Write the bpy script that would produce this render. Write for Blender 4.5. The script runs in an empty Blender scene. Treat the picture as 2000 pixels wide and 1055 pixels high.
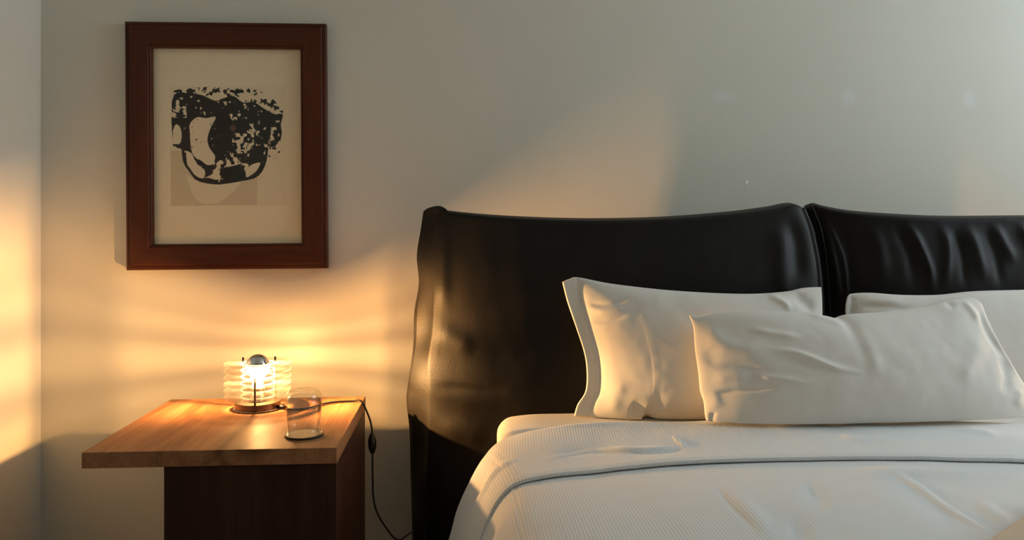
import bpy, bmesh, math
import numpy as np
from mathutils import Vector, Matrix

scene = bpy.context.scene
C = scene.collection

# ------------------------------------------------------------------ camera
F_PX, CX, HORIZON = 1500.0, 1000.0, 442.0       # focal length, centre and eye level in the 2000x1055 frame
CAM_D, CAM_H = 2.25, 0.98                       # metres from back wall, height
YAW = math.atan(100.0 / 1500.0)
cam_data = bpy.data.cameras.new('camera')
cam_data.sensor_width = 36.0
cam_data.sensor_fit = 'HORIZONTAL'
cam_data.lens = F_PX / 2000.0 * 36.0
cam_data.shift_y = -(527.5 - HORIZON) / 2000.0
cam_data.clip_start = 0.02
cam = bpy.data.objects.new('camera', cam_data)
cam.location = (0, -CAM_D, CAM_H)
cam.rotation_euler = (math.pi / 2, 0, -YAW)
C.objects.link(cam)
scene.camera = cam

# ------------------------------------------------------------------ world, daylight, exposure
world = bpy.data.worlds.new('world')
scene.world = world
world.use_nodes = True
world.node_tree.nodes['Background'].inputs['Color'].default_value = (0.62, 0.78, 1.0, 1)
world.node_tree.nodes['Background'].inputs['Strength'].default_value = 0.3

ROOM_X0, ROOM_X1, ROOM_Y1, ROOM_Z = -1.182, 3.0, -4.3, 2.65
WIN_Y0, WIN_Y1, WIN_Z0, WIN_Z1 = -1.75, -0.14, 1.05, 2.42       # window in the right wall
sun_data = bpy.data.lights.new('window_daylight', 'AREA')
sun_data.shape = 'RECTANGLE'
sun_data.size = WIN_Z1 - WIN_Z0
sun_data.size_y = WIN_Y1 - WIN_Y0
sun_data.energy = 41.5
sun_data.color = (0.77, 0.91, 1.0)
day = bpy.data.objects.new('window_daylight', sun_data)
day.location = (ROOM_X1 + 0.20, (WIN_Y0 + WIN_Y1) / 2, (WIN_Z0 + WIN_Z1) / 2)
day.rotation_euler = (0, math.pi / 2, 0)
C.objects.link(day)

vs = scene.view_settings
vs.view_transform = 'Standard'
vs.look = 'None'
vs.gamma = 1.0
vs.use_curve_mapping = False
vs.exposure = 0.22

LAMP_POWER = 118.0
LAMP_COLOR = (1.0, 0.53, 0.19)

# ------------------------------------------------------------------ helpers: photo pixel <-> place
FWD = np.array([math.sin(YAW), math.cos(YAW), 0.0])
RGT = np.array([math.cos(YAW), -math.sin(YAW), 0.0])
UP = np.array([0.0, 0.0, 1.0])
EYE = np.array([0.0, -CAM_D, CAM_H])


def rays(p):
    p = np.atleast_2d(np.asarray(p, float))
    u = (p[:, 0:1] - CX) / F_PX
    v = (HORIZON - p[:, 1:2]) / F_PX
    return FWD + u * RGT + v * UP


def on_y(p, y):
    r = rays(p)
    t = (np.asarray(y) - EYE[1]) / r[:, 1]
    return EYE + r * t[:, None]


def on_z(p, z):
    r = rays(p)
    t = (z - EYE[2]) / r[:, 2]
    return EYE + r * t[:, None]


def on_plane(p, p0, n):
    r = rays(p)
    t = ((p0 - EYE) @ n) / (r @ n)
    return EYE + r * t[:, None]


def project(w):
    w = np.atleast_2d(w) - EYE
    d = w @ FWD
    return np.stack([CX + F_PX * (w @ RGT) / d, HORIZON - F_PX * w[:, 2] / d], 1)


def smooth(x):
    x = np.clip(x, 0, 1)
    return x * x * (3 - 2 * x)


def resample(pts, n, curve=True):
    """Evenly spaced points along a smoothed polyline."""
    pts = np.asarray(pts, float)
    if curve and len(pts) > 2:
        P = np.vstack([2 * pts[0] - pts[1], pts, 2 * pts[-1] - pts[-2]])
        out = []
        for i in range(1, len(P) - 2):
            for k in range(12):
                t = k / 12
                a, b, c, d = P[i - 1], P[i], P[i + 1], P[i + 2]
                out.append(0.5 * (2 * b + (c - a) * t + (2 * a - 5 * b + 4 * c - d) * t * t + (3 * b - a - 3 * c + d) * t ** 3))
        out.append(pts[-1])
        pts = np.array(out)
    seg = np.r_[0, np.cumsum(np.linalg.norm(np.diff(pts, axis=0), axis=1))]
    q = np.linspace(0, seg[-1], n)
    return np.stack([np.interp(q, seg, pts[:, k]) for k in range(pts.shape[1])], 1)


def coons(top, bottom, left, right, ns, nt, s_warp=None):
    """Grid (nt, ns, 2): t runs bottom to top, s left to right."""
    T, B, L, R = (resample(c, n) for c, n in ((top, ns), (bottom, ns), (left, nt), (right, nt)))
    L, R = L[::-1], R[::-1]                    # given top to bottom
    s = np.linspace(0, 1, ns)[None, :, None]
    t = np.linspace(0, 1, nt)[:, None, None]
    g = (1 - t) * B[None] + t * T[None] + (1 - s) * L[:, None] + s * R[:, None]
    g -= (1 - s) * (1 - t) * B[0] + s * (1 - t) * B[-1] + (1 - s) * t * T[0] + s * t * T[-1]
    return g


def ridge(q, poly, width, amp, taper=0.35):
    """Soft ridge of height amp along a polyline, evaluated at the points q (N,2)."""
    poly = resample(poly, 24)
    best = np.full(len(q), 1e9)
    par = np.zeros(len(q))
    for i in range(len(poly) - 1):
        a, b = poly[i], poly[i + 1]
        ab = b - a
        t = np.clip(((q - a) @ ab) / max(ab @ ab, 1e-12), 0, 1)
        d = np.linalg.norm(q - (a + t[:, None] * ab), axis=1)
        m = d < best
        best[m] = d[m]
        par[m] = (i + t[m]) / (len(poly) - 1)
    tp = smooth(np.minimum(par, 1 - par) / taper) if taper else 1.0
    return amp * np.exp(-(best / width) ** 2) * tp


def ridges(q, items):
    h = np.zeros(len(q))
    for it in items:
        h += ridge(q, *it)
    return h


_rng = np.random.default_rng(5)
_LAT = _rng.random((256, 256))


def vnoise(x, y):
    xi, yi = np.floor(x).astype(int), np.floor(y).astype(int)
    fx, fy = smooth(x - xi), smooth(y - yi)
    a = _LAT[xi % 256, yi % 256]
    b = _LAT[(xi + 1) % 256, yi % 256]
    c = _LAT[xi % 256, (yi + 1) % 256]
    d = _LAT[(xi + 1) % 256, (yi + 1) % 256]
    return (a * (1 - fx) + b * fx) * (1 - fy) + (c * (1 - fx) + d * fx) * fy


def fbm(x, y, o=4):
    s, a, n = 0, 0.5, 0
    for k in range(o):
        s = s + a * vnoise(x * 2 ** k + 17.3 * k, y * 2 ** k + 5.1 * k)
        n += a
        a *= 0.5
    return s / n


# ------------------------------------------------------------------ helpers: objects
def link(name, me, mat=None, parent=None, smooth_shade=False):
    o = bpy.data.objects.new(name, me)
    C.objects.link(o)
    if mat is not None:
        me.materials.append(mat)
    if parent is not None:
        o.parent = parent
    if smooth_shade:
        me.shade_smooth()
    return o


def mesh(name, verts, faces, mat, parent=None, smooth_shade=False):
    me = bpy.data.meshes.new(name)
    me.from_pydata([tuple(map(float, v)) for v in verts], [], [tuple(map(int, f)) for f in faces])
    me.validate()
    bm = bmesh.new()
    bm.from_mesh(me)
    bmesh.ops.recalc_face_normals(bm, faces=bm.faces)
    bm.to_mesh(me)
    bm.free()
    return link(name, me, mat, parent, smooth_shade)


def bm_obj(name, bm, mat, parent=None, smooth_shade=False):
    bmesh.ops.recalc_face_normals(bm, faces=bm.faces)
    me = bpy.data.meshes.new(name)
    bm.to_mesh(me)
    bm.free()
    return link(name, me, mat, parent, smooth_shade)


def box(name, lo, hi, mat, parent=None, bevel=0.0, seg=3):
    bm = bmesh.new()
    bmesh.ops.create_cube(bm, size=1)
    lo, hi = Vector(lo), Vector(hi)
    for v in bm.verts:
        v.co = Vector((lo[i] + (v.co[i] + 0.5) * (hi[i] - lo[i]) for i in range(3)))
    if bevel:
        bmesh.ops.bevel(bm, geom=bm.edges[:], offset=bevel, segments=seg, profile=0.5, affect='EDGES')
    return bm_obj(name, bm, mat, parent)


def lathe(name, prof, mat, parent=None, n=64, closed=False):
    """Solid of revolution about z; prof = [(r, z)]."""
    verts, faces, rings = [], [], []
    for r, z in prof:
        if r < 1e-6:
            rings.append([len(verts)])
            verts.append((0, 0, z))
        else:
            rings.append(list(range(len(verts), len(verts) + n)))
            verts += [(r * math.cos(2 * math.pi * k / n), r * math.sin(2 * math.pi * k / n), z) for k in range(n)]
    pairs = list(zip(rings[:-1], rings[1:])) + ([(rings[-1], rings[0])] if closed else [])
    for a, b in pairs:
        for k in range(n):
            k2 = (k + 1) % n
            if len(a) == 1 and len(b) == 1:
                continue
            if len(a) == 1:
                faces.append((a[0], b[k], b[k2]))
            elif len(b) == 1:
                faces.append((a[k], b[0], a[k2]))
            else:
                faces.append((a[k], b[k], b[k2], a[k2]))
    o = mesh(name, verts, faces, mat, parent, True)
    return o


def edge_split(o, angle=35):
    m = o.modifiers.new('edge', 'EDGE_SPLIT')
    m.split_angle = math.radians(angle)
    return o


def tube(name, pts, r, mat, parent=None, n=10, rad=None):
    pts = [Vector(p) for p in pts]
    verts, faces = [], []
    prev = Vector((0.3, 0.5, 0.8))
    for i, p in enumerate(pts):
        t = (pts[min(i + 1, len(pts) - 1)] - pts[max(i - 1, 0)]).normalized()
        a = (prev - t * prev.dot(t)).normalized()
        prev = a
        b = t.cross(a)
        rr = rad[i] if rad is not None else r
        for k in range(n):
            w = 2 * math.pi * k / n
            verts.append(p + (a * math.cos(w) + b * math.sin(w)) * rr)
    for i in range(len(pts) - 1):
        for k in range(n):
            k2 = (k + 1) % n
            faces.append((i * n + k, i * n + k2, (i + 1) * n + k2, (i + 1) * n + k))
    faces.append(tuple(range(n)))
    faces.append(tuple(range((len(pts) - 1) * n, len(pts) * n)))
    return mesh(name, verts, faces, mat, parent, True)


def grid_faces(nt, ns, off=0, flip=False):
    f = []
    for i in range(nt - 1):
        for j in range(ns - 1):
            a = off + i * ns + j
            q = (a, a + 1, a + ns + 1, a + ns)
            f.append(q[::-1] if flip else q)
    return f


def tag(o, label=None, cat=None, group=None, kind=None):
    for k, v in (('label', label), ('category', cat), ('group', group), ('kind', kind)):
        if v:
            o[k] = v
    return o


def empty(name, loc=(0, 0, 0)):
    o = bpy.data.objects.new(name, None)
    o.empty_display_size = 0.05
    o.location = loc
    C.objects.link(o)
    return o


def copy_tree(o, parent=None):
    c = o.copy()
    C.objects.link(c)
    if parent is not None:
        c.parent = parent
    for ch in list(o.children):
        copy_tree(ch, c)
    return c


# ------------------------------------------------------------------ materials
def new_mat(name):
    m = bpy.data.materials.new(name)
    m.use_nodes = True
    nt = m.node_tree
    return m, nt, nt.nodes, nt.links, nt.nodes['Principled BSDF']


def ramp(nodes, stops):
    r = nodes.new('ShaderNodeValToRGB')
    e = r.color_ramp.elements
    while len(e) < len(stops):
        e.new(0.5)
    for el, (p, c) in zip(e, stops):
        el.position = p
        el.color = (*c, 1)
    return r


def noise_mat(name, c1, c2, scale=6.0, stretch=(1, 1, 1), rough=0.5, bump=0.0, bump_scale=200.0, detail=6, spec=0.5,
              sheen=0.0, distort=0.0, contrast=(0.35, 0.65)):
    m, nt, N, L, b = new_mat(name)
    tc = N.new('ShaderNodeTexCoord')
    mp = N.new('ShaderNodeMapping')
    mp.inputs['Scale'].default_value = stretch
    L.new(tc.outputs['Object'], mp.inputs['Vector'])
    nz = N.new('ShaderNodeTexNoise')
    nz.inputs['Scale'].default_value = scale
    nz.inputs['Detail'].default_value = detail
    nz.inputs['Distortion'].default_value = distort
    L.new(mp.outputs['Vector'], nz.inputs['Vector'])
    r = ramp(N, [(contrast[0], c1), (contrast[1], c2)])
    L.new(nz.outputs['Fac'], r.inputs['Fac'])
    L.new(r.outputs['Color'], b.inputs['Base Color'])
    b.inputs['Roughness'].default_value = rough
    b.inputs['Specular IOR Level'].default_value = spec
    if sheen:
        b.inputs['Sheen Weight'].default_value = sheen
    if bump:
        n2 = N.new('ShaderNodeTexNoise')
        n2.inputs['Scale'].default_value = bump_scale
        n2.inputs['Detail'].default_value = 4
        L.new(tc.outputs['Object'], n2.inputs['Vector'])
        bp = N.new('ShaderNodeBump')
        bp.inputs['Strength'].default_value = bump
        bp.inputs['Distance'].default_value = 0.002
        L.new(n2.outputs['Fac'], bp.inputs['Height'])
        L.new(bp.outputs['Normal'], b.inputs['Normal'])
    return m


def wood_mat(name, dark, mid, light, axis, rough=0.35, scale=1.0, spec=0.5):
    """Grain running along one axis (0 x, 1 y, 2 z)."""
    m, nt, N, L, b = new_mat(name)
    tc = N.new('ShaderNodeTexCoord')
    st = [14.0, 14.0, 14.0]
    st[axis] = 1.2
    mp = N.new('ShaderNodeMapping')
    mp.inputs['Scale'].default_value = [s * scale for s in st]
    L.new(tc.outputs['Object'], mp.inputs['Vector'])
    n1 = N.new('ShaderNodeTexNoise')
    n1.inputs['Scale'].default_value = 1.0
    n1.inputs['Detail'].default_value = 7
    n1.inputs['Distortion'].default_value = 0.9
    L.new(mp.outputs['Vector'], n1.inputs['Vector'])
    r = ramp(N, [(0.30, dark), (0.48, mid), (0.72, light)])
    L.new(n1.outputs['Fac'], r.inputs['Fac'])
    st2 = [220.0, 220.0, 220.0]
    st2[axis] = 9.0
    mp2 = N.new('ShaderNodeMapping')
    mp2.inputs['Scale'].default_value = st2
    L.new(tc.outputs['Object'], mp2.inputs['Vector'])
    n2 = N.new('ShaderNodeTexNoise')
    n2.inputs['Scale'].default_value = 1.0
    n2.inputs['Detail'].default_value = 3
    L.new(mp2.outputs['Vector'], n2.inputs['Vector'])
    r2 = ramp(N, [(0.35, (0.68, 0.66, 0.64)), (0.6, (1, 1, 1))])
    L.new(n2.outputs['Fac'], r2.inputs['Fac'])
    mx = N.new('ShaderNodeMix')
    mx.data_type = 'RGBA'
    mx.blend_type = 'MULTIPLY'
    mx.inputs[0].default_value = 0.7
    L.new(r.outputs['Color'], mx.inputs[6])
    L.new(r2.outputs['Color'], mx.inputs[7])
    L.new(mx.outputs[2], b.inputs['Base Color'])
    b.inputs['Roughness'].default_value = rough
    b.inputs['Specular IOR Level'].default_value = spec
    bp = N.new('ShaderNodeBump')
    bp.inputs['Strength'].default_value = 0.12
    bp.inputs['Distance'].default_value = 0.001
    L.new(n2.outputs['Fac'], bp.inputs['Height'])
    L.new(bp.outputs['Normal'], b.inputs['Normal'])
    return m


def clear_mat(name, tint=(1, 1, 1), ior=1.48, haze=0.0, rough=0.0, haze_color=(0.9, 0.9, 0.88), reflect=1.0):
    """Thin clear sheet: Fresnel mix of see-through and mirror, with a little haze."""
    m, nt, N, L, b = new_mat(name)
    N.remove(b)
    out = N['Material Output']
    tr = N.new('ShaderNodeBsdfTransparent')
    tr.inputs['Color'].default_value = (*tint, 1)
    gl = N.new('ShaderNodeBsdfGlossy')
    gl.inputs['Roughness'].default_value = rough
    fr = N.new('ShaderNodeFresnel')
    fr.inputs['IOR'].default_value = ior
    geo = N.new('ShaderNodeNewGeometry')
    # same reflectance seen from either side of the sheet
    inv = N.new('ShaderNodeMath')
    inv.operation = 'MULTIPLY_ADD'
    inv.inputs[1].default_value = 1.0 / ior - ior
    inv.inputs[2].default_value = ior
    L.new(geo.outputs['Backfacing'], inv.inputs[0])
    # the Fresnel node inverts the IOR on back faces, so feed 1/ior there to undo it
    L.new(inv.outputs[0], fr.inputs['IOR'])
    mx = N.new('ShaderNodeMixShader')
    sc_ = N.new('ShaderNodeMath')
    sc_.operation = 'MULTIPLY'
    sc_.inputs[1].default_value = reflect
    L.new(fr.outputs['Fac'], sc_.inputs[0])
    L.new(sc_.outputs[0], mx.inputs['Fac'])
    L.new(tr.outputs['BSDF'], mx.inputs[1])
    L.new(gl.outputs['BSDF'], mx.inputs[2])
    last = mx
    if haze:
        df = N.new('ShaderNodeBsdfDiffuse')
        df.inputs['Color'].default_value = (*haze_color, 1)
        tl = N.new('ShaderNodeBsdfTranslucent')
        tl.inputs['Color'].default_value = (*haze_color, 1)
        h = N.new('ShaderNodeMixShader')
        h.inputs['Fac'].default_value = 0.5
        L.new(df.outputs['BSDF'], h.inputs[1])
        L.new(tl.outputs['BSDF'], h.inputs[2])
        mz = N.new('ShaderNodeMixShader')
        mz.inputs['Fac'].default_value = haze
        L.new(mx.outputs[0], mz.inputs[1])
        L.new(h.outputs[0], mz.inputs[2])
        last = mz
    L.new(last.outputs[0], out.inputs['Surface'])
    return m


def metal_mat(name, color, rough):
    m, nt, N, L, b = new_mat(name)
    tc = N.new('ShaderNodeTexCoord')
    nz = N.new('ShaderNodeTexNoise')
    nz.inputs['Scale'].default_value = 90
    L.new(tc.outputs['Object'], nz.inputs['Vector'])
    mr = N.new('ShaderNodeMapRange')
    mr.inputs['To Min'].default_value = rough * 0.8
    mr.inputs['To Max'].default_value = rough * 1.2
    L.new(nz.outputs['Fac'], mr.inputs['Value'])
    L.new(mr.outputs['Result'], b.inputs['Roughness'])
    b.inputs['Base Color'].default_value = (*color, 1)
    b.inputs['Metallic'].default_value = 1.0
    return m


def stripe_mat(name, base, rough=0.75, period=0.0056):
    """White woven satin stripe; stripes follow the cloth's own u coordinate."""
    m, nt, N, L, b = new_mat(name)
    uv = N.new('ShaderNodeUVMap')
    uv.uv_map = 'cloth'
    wv = N.new('ShaderNodeTexWave')
    wv.wave_type = 'BANDS'
    wv.bands_direction = 'X'
    wv.wave_profile = 'SIN'
    wv.inputs['Scale'].default_value = 2 * math.pi / period / 20.0
    L.new(uv.outputs['UV'], wv.inputs['Vector'])
    r = ramp(N, [(0.2, tuple(c * 0.86 for c in base)), (0.8, base)])
    L.new(wv.outputs['Fac'], r.inputs['Fac'])
    L.new(r.outputs['Color'], b.inputs['Base Color'])
    b.inputs['Roughness'].default_value = rough
    b.inputs['Specular IOR Level'].default_value = 0.25
    b.inputs['Sheen Weight'].default_value = 0.15
    bp = N.new('ShaderNodeBump')
    bp.inputs['Strength'].default_value = 0.25
    bp.inputs['Distance'].default_value = 0.0006
    L.new(wv.outputs['Fac'], bp.inputs['Height'])
    L.new(bp.outputs['Normal'], b.inputs['Normal'])
    return m


M = {}
M['wall'] = noise_mat('wall_paint', (0.71, 0.695, 0.605), (0.745, 0.73, 0.64), scale=1.6, rough=0.42, bump=0.05, bump_scale=60, spec=0.4)
def wall_sheen_spots(m, spots):
    """Soft spots of window sheen, painted into the wall colour."""
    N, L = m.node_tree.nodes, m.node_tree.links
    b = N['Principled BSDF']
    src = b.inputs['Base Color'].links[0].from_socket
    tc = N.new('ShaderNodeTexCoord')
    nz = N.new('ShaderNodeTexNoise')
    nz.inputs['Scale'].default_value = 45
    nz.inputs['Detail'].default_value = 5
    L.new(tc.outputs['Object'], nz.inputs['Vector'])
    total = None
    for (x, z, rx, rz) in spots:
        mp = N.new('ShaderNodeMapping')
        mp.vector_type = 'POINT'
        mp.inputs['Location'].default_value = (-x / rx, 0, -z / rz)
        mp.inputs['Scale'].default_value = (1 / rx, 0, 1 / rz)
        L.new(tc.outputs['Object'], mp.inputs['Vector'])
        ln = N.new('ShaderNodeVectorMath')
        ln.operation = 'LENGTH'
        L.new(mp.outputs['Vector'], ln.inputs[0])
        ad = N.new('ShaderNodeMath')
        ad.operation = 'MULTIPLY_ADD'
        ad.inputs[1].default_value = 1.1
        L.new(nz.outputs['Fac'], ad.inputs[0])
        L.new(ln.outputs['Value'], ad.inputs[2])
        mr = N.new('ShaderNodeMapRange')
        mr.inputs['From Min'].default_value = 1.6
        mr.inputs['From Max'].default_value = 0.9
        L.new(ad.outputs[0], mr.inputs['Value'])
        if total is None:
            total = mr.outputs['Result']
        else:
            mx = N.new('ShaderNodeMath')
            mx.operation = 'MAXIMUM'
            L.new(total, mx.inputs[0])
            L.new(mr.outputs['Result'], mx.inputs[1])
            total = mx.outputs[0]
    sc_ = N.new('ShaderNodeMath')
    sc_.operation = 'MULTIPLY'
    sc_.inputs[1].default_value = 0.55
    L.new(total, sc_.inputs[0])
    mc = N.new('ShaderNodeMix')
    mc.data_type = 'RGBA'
    mc.inputs[7].default_value = (0.80, 0.81, 0.80, 1)  # paler, cooler colour imitating reflected window light
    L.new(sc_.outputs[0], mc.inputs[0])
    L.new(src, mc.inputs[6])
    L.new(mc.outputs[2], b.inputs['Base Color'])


M['wall_spotted'] = noise_mat('wall_paint_sheen_spots', (0.71, 0.695, 0.605), (0.745, 0.73, 0.64), scale=1.6, rough=0.42, bump=0.05, bump_scale=60, spec=0.4)
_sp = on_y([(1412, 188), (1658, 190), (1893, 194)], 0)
wall_sheen_spots(M['wall_spotted'], [(_sp[0, 0], _sp[0, 2], 0.045, 0.024), (_sp[1, 0], _sp[1, 2], 0.030, 0.030), (_sp[2, 0], _sp[2, 2], 0.026, 0.038)])
M['ceiling'] = noise_mat('ceiling_paint', (0.82, 0.80, 0.75), (0.86, 0.84, 0.79), scale=2.0, rough=0.8)
M['floor'] = wood_mat('floor_wood', (0.10, 0.055, 0.03), (0.17, 0.10, 0.055), (0.24, 0.15, 0.085), 1, rough=0.45)
M['trim'] = noise_mat('trim_paint', (0.72, 0.71, 0.66), (0.77, 0.76, 0.71), scale=4, rough=0.4)
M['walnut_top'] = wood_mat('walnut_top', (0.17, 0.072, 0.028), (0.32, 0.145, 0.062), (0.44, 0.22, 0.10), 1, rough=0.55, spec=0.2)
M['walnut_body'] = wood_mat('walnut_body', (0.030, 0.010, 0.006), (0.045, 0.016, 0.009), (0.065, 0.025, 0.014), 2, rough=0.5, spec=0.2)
M['frame_h'] = wood_mat('frame_wood_horizontal', (0.055, 0.014, 0.006), (0.085, 0.023, 0.009), (0.105, 0.029, 0.010), 0, rough=0.4, spec=0.22)
M['frame_v'] = wood_mat('frame_wood_vertical', (0.055, 0.014, 0.006), (0.085, 0.023, 0.009), (0.105, 0.029, 0.010), 2, rough=0.4, spec=0.22)
M['leather'] = noise_mat('black_brown_leather', (0.0085, 0.0070, 0.0055), (0.013, 0.011, 0.0085), scale=5, rough=0.5, bump=0.3, bump_scale=420, spec=0.2)
M['piping'] = noise_mat('leather_piping', (0.020, 0.017, 0.014), (0.03, 0.026, 0.021), scale=30, rough=0.4)
M['cotton'] = noise_mat('white_cotton', (0.80, 0.77, 0.71), (0.84, 0.81, 0.75), scale=3, rough=0.85, bump=0.06, bump_scale=900, spec=0.2, sheen=0.15)
M['sheet'] = noise_mat('fitted_sheet', (0.78, 0.75, 0.68), (0.82, 0.79, 0.72), scale=3, rough=0.85, bump=0.05, bump_scale=900, spec=0.2, sheen=0.1)
M['cover'] = stripe_mat('striped_bedspread', (0.875, 0.90, 0.91))
M['throw'] = noise_mat('beige_wool', (0.62, 0.46, 0.30), (0.70, 0.53, 0.36), scale=40, rough=0.9, bump=0.3, bump_scale=500, sheen=0.3)
M['bed_wood'] = noise_mat('bed_base_fabric', (0.02, 0.017, 0.014), (0.03, 0.026, 0.02), scale=20, rough=0.7)
M['disc'] = clear_mat('clear_acrylic', tint=(0.83, 0.80, 0.76), haze=0.020, rough=0.02, reflect=0.35)
M['disc_edge'] = clear_mat('clear_acrylic_edge', tint=(0.92, 0.89, 0.84), haze=0.022, rough=0.15)
M['disc_inner'] = clear_mat('clear_acrylic_inner_edge', tint=(0.95, 0.93, 0.90), haze=0.22, rough=0.15)
M['glass'] = clear_mat('clear_glass', tint=(0.985, 0.985, 0.975), ior=1.5)
M['pane'] = clear_mat('picture_glass', tint=(1.0, 1.0, 1.0), ior=1.18)
M['bulb_glass'] = clear_mat('bulb_glass', tint=(1, 1, 1), ior=1.2, haze=0.10)
M['mirror'] = metal_mat('mirror_silver', (0.75, 0.74, 0.72), 0.06)
M['steel'] = metal_mat('brushed_steel', (0.60, 0.56, 0.50), 0.28)
M['bronze'] = metal_mat('dark_bronze', (0.20, 0.15, 0.11), 0.35)
M['black'] = noise_mat('black_plastic', (0.012, 0.011, 0.010), (0.02, 0.018, 0.016), scale=60, rough=0.35)
M['cork'] = noise_mat('coaster_amber_glass', (0.30, 0.22, 0.13), (0.36, 0.27, 0.17), scale=60, rough=0.25)
M['dark_rim'] = noise_mat('coaster_rim', (0.03, 0.022, 0.016), (0.045, 0.033, 0.024), scale=60, rough=0.3)
m, nt, N, L, b = new_mat('glowing_filament')
b.inputs['Base Color'].default_value = (1, 0.8, 0.5, 1)
b.inputs['Emission Color'].default_value = (1.0, 0.72, 0.38, 1)
b.inputs['Emission Strength'].default_value = 60.0
M['filament'] = m
m, nt, N, L, b = new_mat('printed_paper')
at = N.new('ShaderNodeAttribute')
at.attribute_name = 'ink'
L.new(at.outputs['Color'], b.inputs['Base Color'])
b.inputs['Roughness'].default_value = 0.8
M['print'] = m

# ------------------------------------------------------------------ the room
def struct(o, label, cat=None):
    o['kind'] = 'structure'
    o['label'] = label
    if cat:
        o['category'] = cat
    return o


T = 0.15
X0, X1, Y1, ZC = ROOM_X0, ROOM_X1, ROOM_Y1, ROOM_Z
struct(box('floor', (X0 - T, Y1 - T, -0.1), (X1 + T, T, 0), M['floor']), 'brown wooden floor of the bedroom', 'floor')
struct(box('ceiling', (X0 - T, Y1 - T, ZC), (X1 + T, T, ZC + 0.1), M['ceiling']), 'pale painted ceiling of the bedroom', 'ceiling')
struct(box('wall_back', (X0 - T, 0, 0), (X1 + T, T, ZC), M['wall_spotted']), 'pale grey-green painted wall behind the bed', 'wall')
struct(box('wall_left', (X0 - T, Y1, 0), (X0, 0, ZC), M['wall']), 'pale painted wall meeting the corner by the nightstand', 'wall')
struct(box('wall_front', (X0 - T, Y1 - T, 0), (X1 + T, Y1, ZC), M['wall']), 'pale painted wall opposite the bed', 'wall')
wr = empty('wall_right', (X1, 0, 0))
struct(wr, 'pale painted wall with the window', 'wall')
for nm, lo, hi in (('panel', (0, Y1, 0), (T, 0, WIN_Z0)), ('panel', (0, Y1, WIN_Z1), (T, 0, ZC)),
                   ('panel', (0, Y1, WIN_Z0), (T, WIN_Y0, WIN_Z1)), ('panel', (0, WIN_Y1, WIN_Z0), (T, 0, WIN_Z1))):
    box(nm, lo, hi, M['wall'], wr)
w = empty('window_1', (X1, (WIN_Y0 + WIN_Y1) / 2, WIN_Z0))
struct(w, 'white framed window lighting the room from the right', 'window')
hw, hh = (WIN_Y1 - WIN_Y0) / 2, WIN_Z1 - WIN_Z0
for lo, hi in (((0.04, -hw, 0), (0.10, hw, 0.05)), ((0.04, -hw, hh - 0.05), (0.10, hw, hh)),
               ((0.04, -hw, 0.05), (0.10, -hw + 0.05, hh - 0.05)), ((0.04, hw - 0.05, 0.05), (0.10, hw, hh - 0.05)),
               ((0.04, -0.025, 0.05), (0.10, 0.025, hh - 0.05))):
    box('window_frame', lo, hi, M['trim'], w, 0.004, 1)
for a, c in ((-hw + 0.05, -0.025), (0.025, hw - 0.05)):
    box('pane', (0.068, a, 0.05), (0.072, c, hh - 0.05), M['glass'], w)
for nm, lo, hi, lb in (('baseboard_back', (X0, -0.015, 0), (X1, 0, 0.05), 'painted baseboard along the wall behind the bed'),
                       ('baseboard_left', (X0, Y1, 0), (X0 + 0.015, -0.015, 0.05), 'painted baseboard along the left wall')):
    struct(box(nm, lo, hi, M['trim'], bevel=0.003, seg=1), lb, 'baseboard')
# chipped fleck of pale plaster in the back wall
fl = on_y([(1457, 357)], 0)[0]
bm = bmesh.new()
bmesh.ops.create_icosphere(bm, subdivisions=2, radius=1)
for v in bm.verts:
    v.co = Vector((v.co.x * (0.0055 + 0.0025 * math.sin(5 * v.co.z)), v.co.y * 0.0006, v.co.z * 0.0065 + v.co.x * 0.003))
ch = bm_obj('plaster_chip', bm, noise_mat('bare_plaster', (0.95, 0.95, 0.93), (0.97, 0.97, 0.95), scale=50, rough=0.9), None, True)
ch.location = fl
tag(ch, 'tiny white chip of plaster on wall above dark headboard', 'plaster chip')

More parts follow.
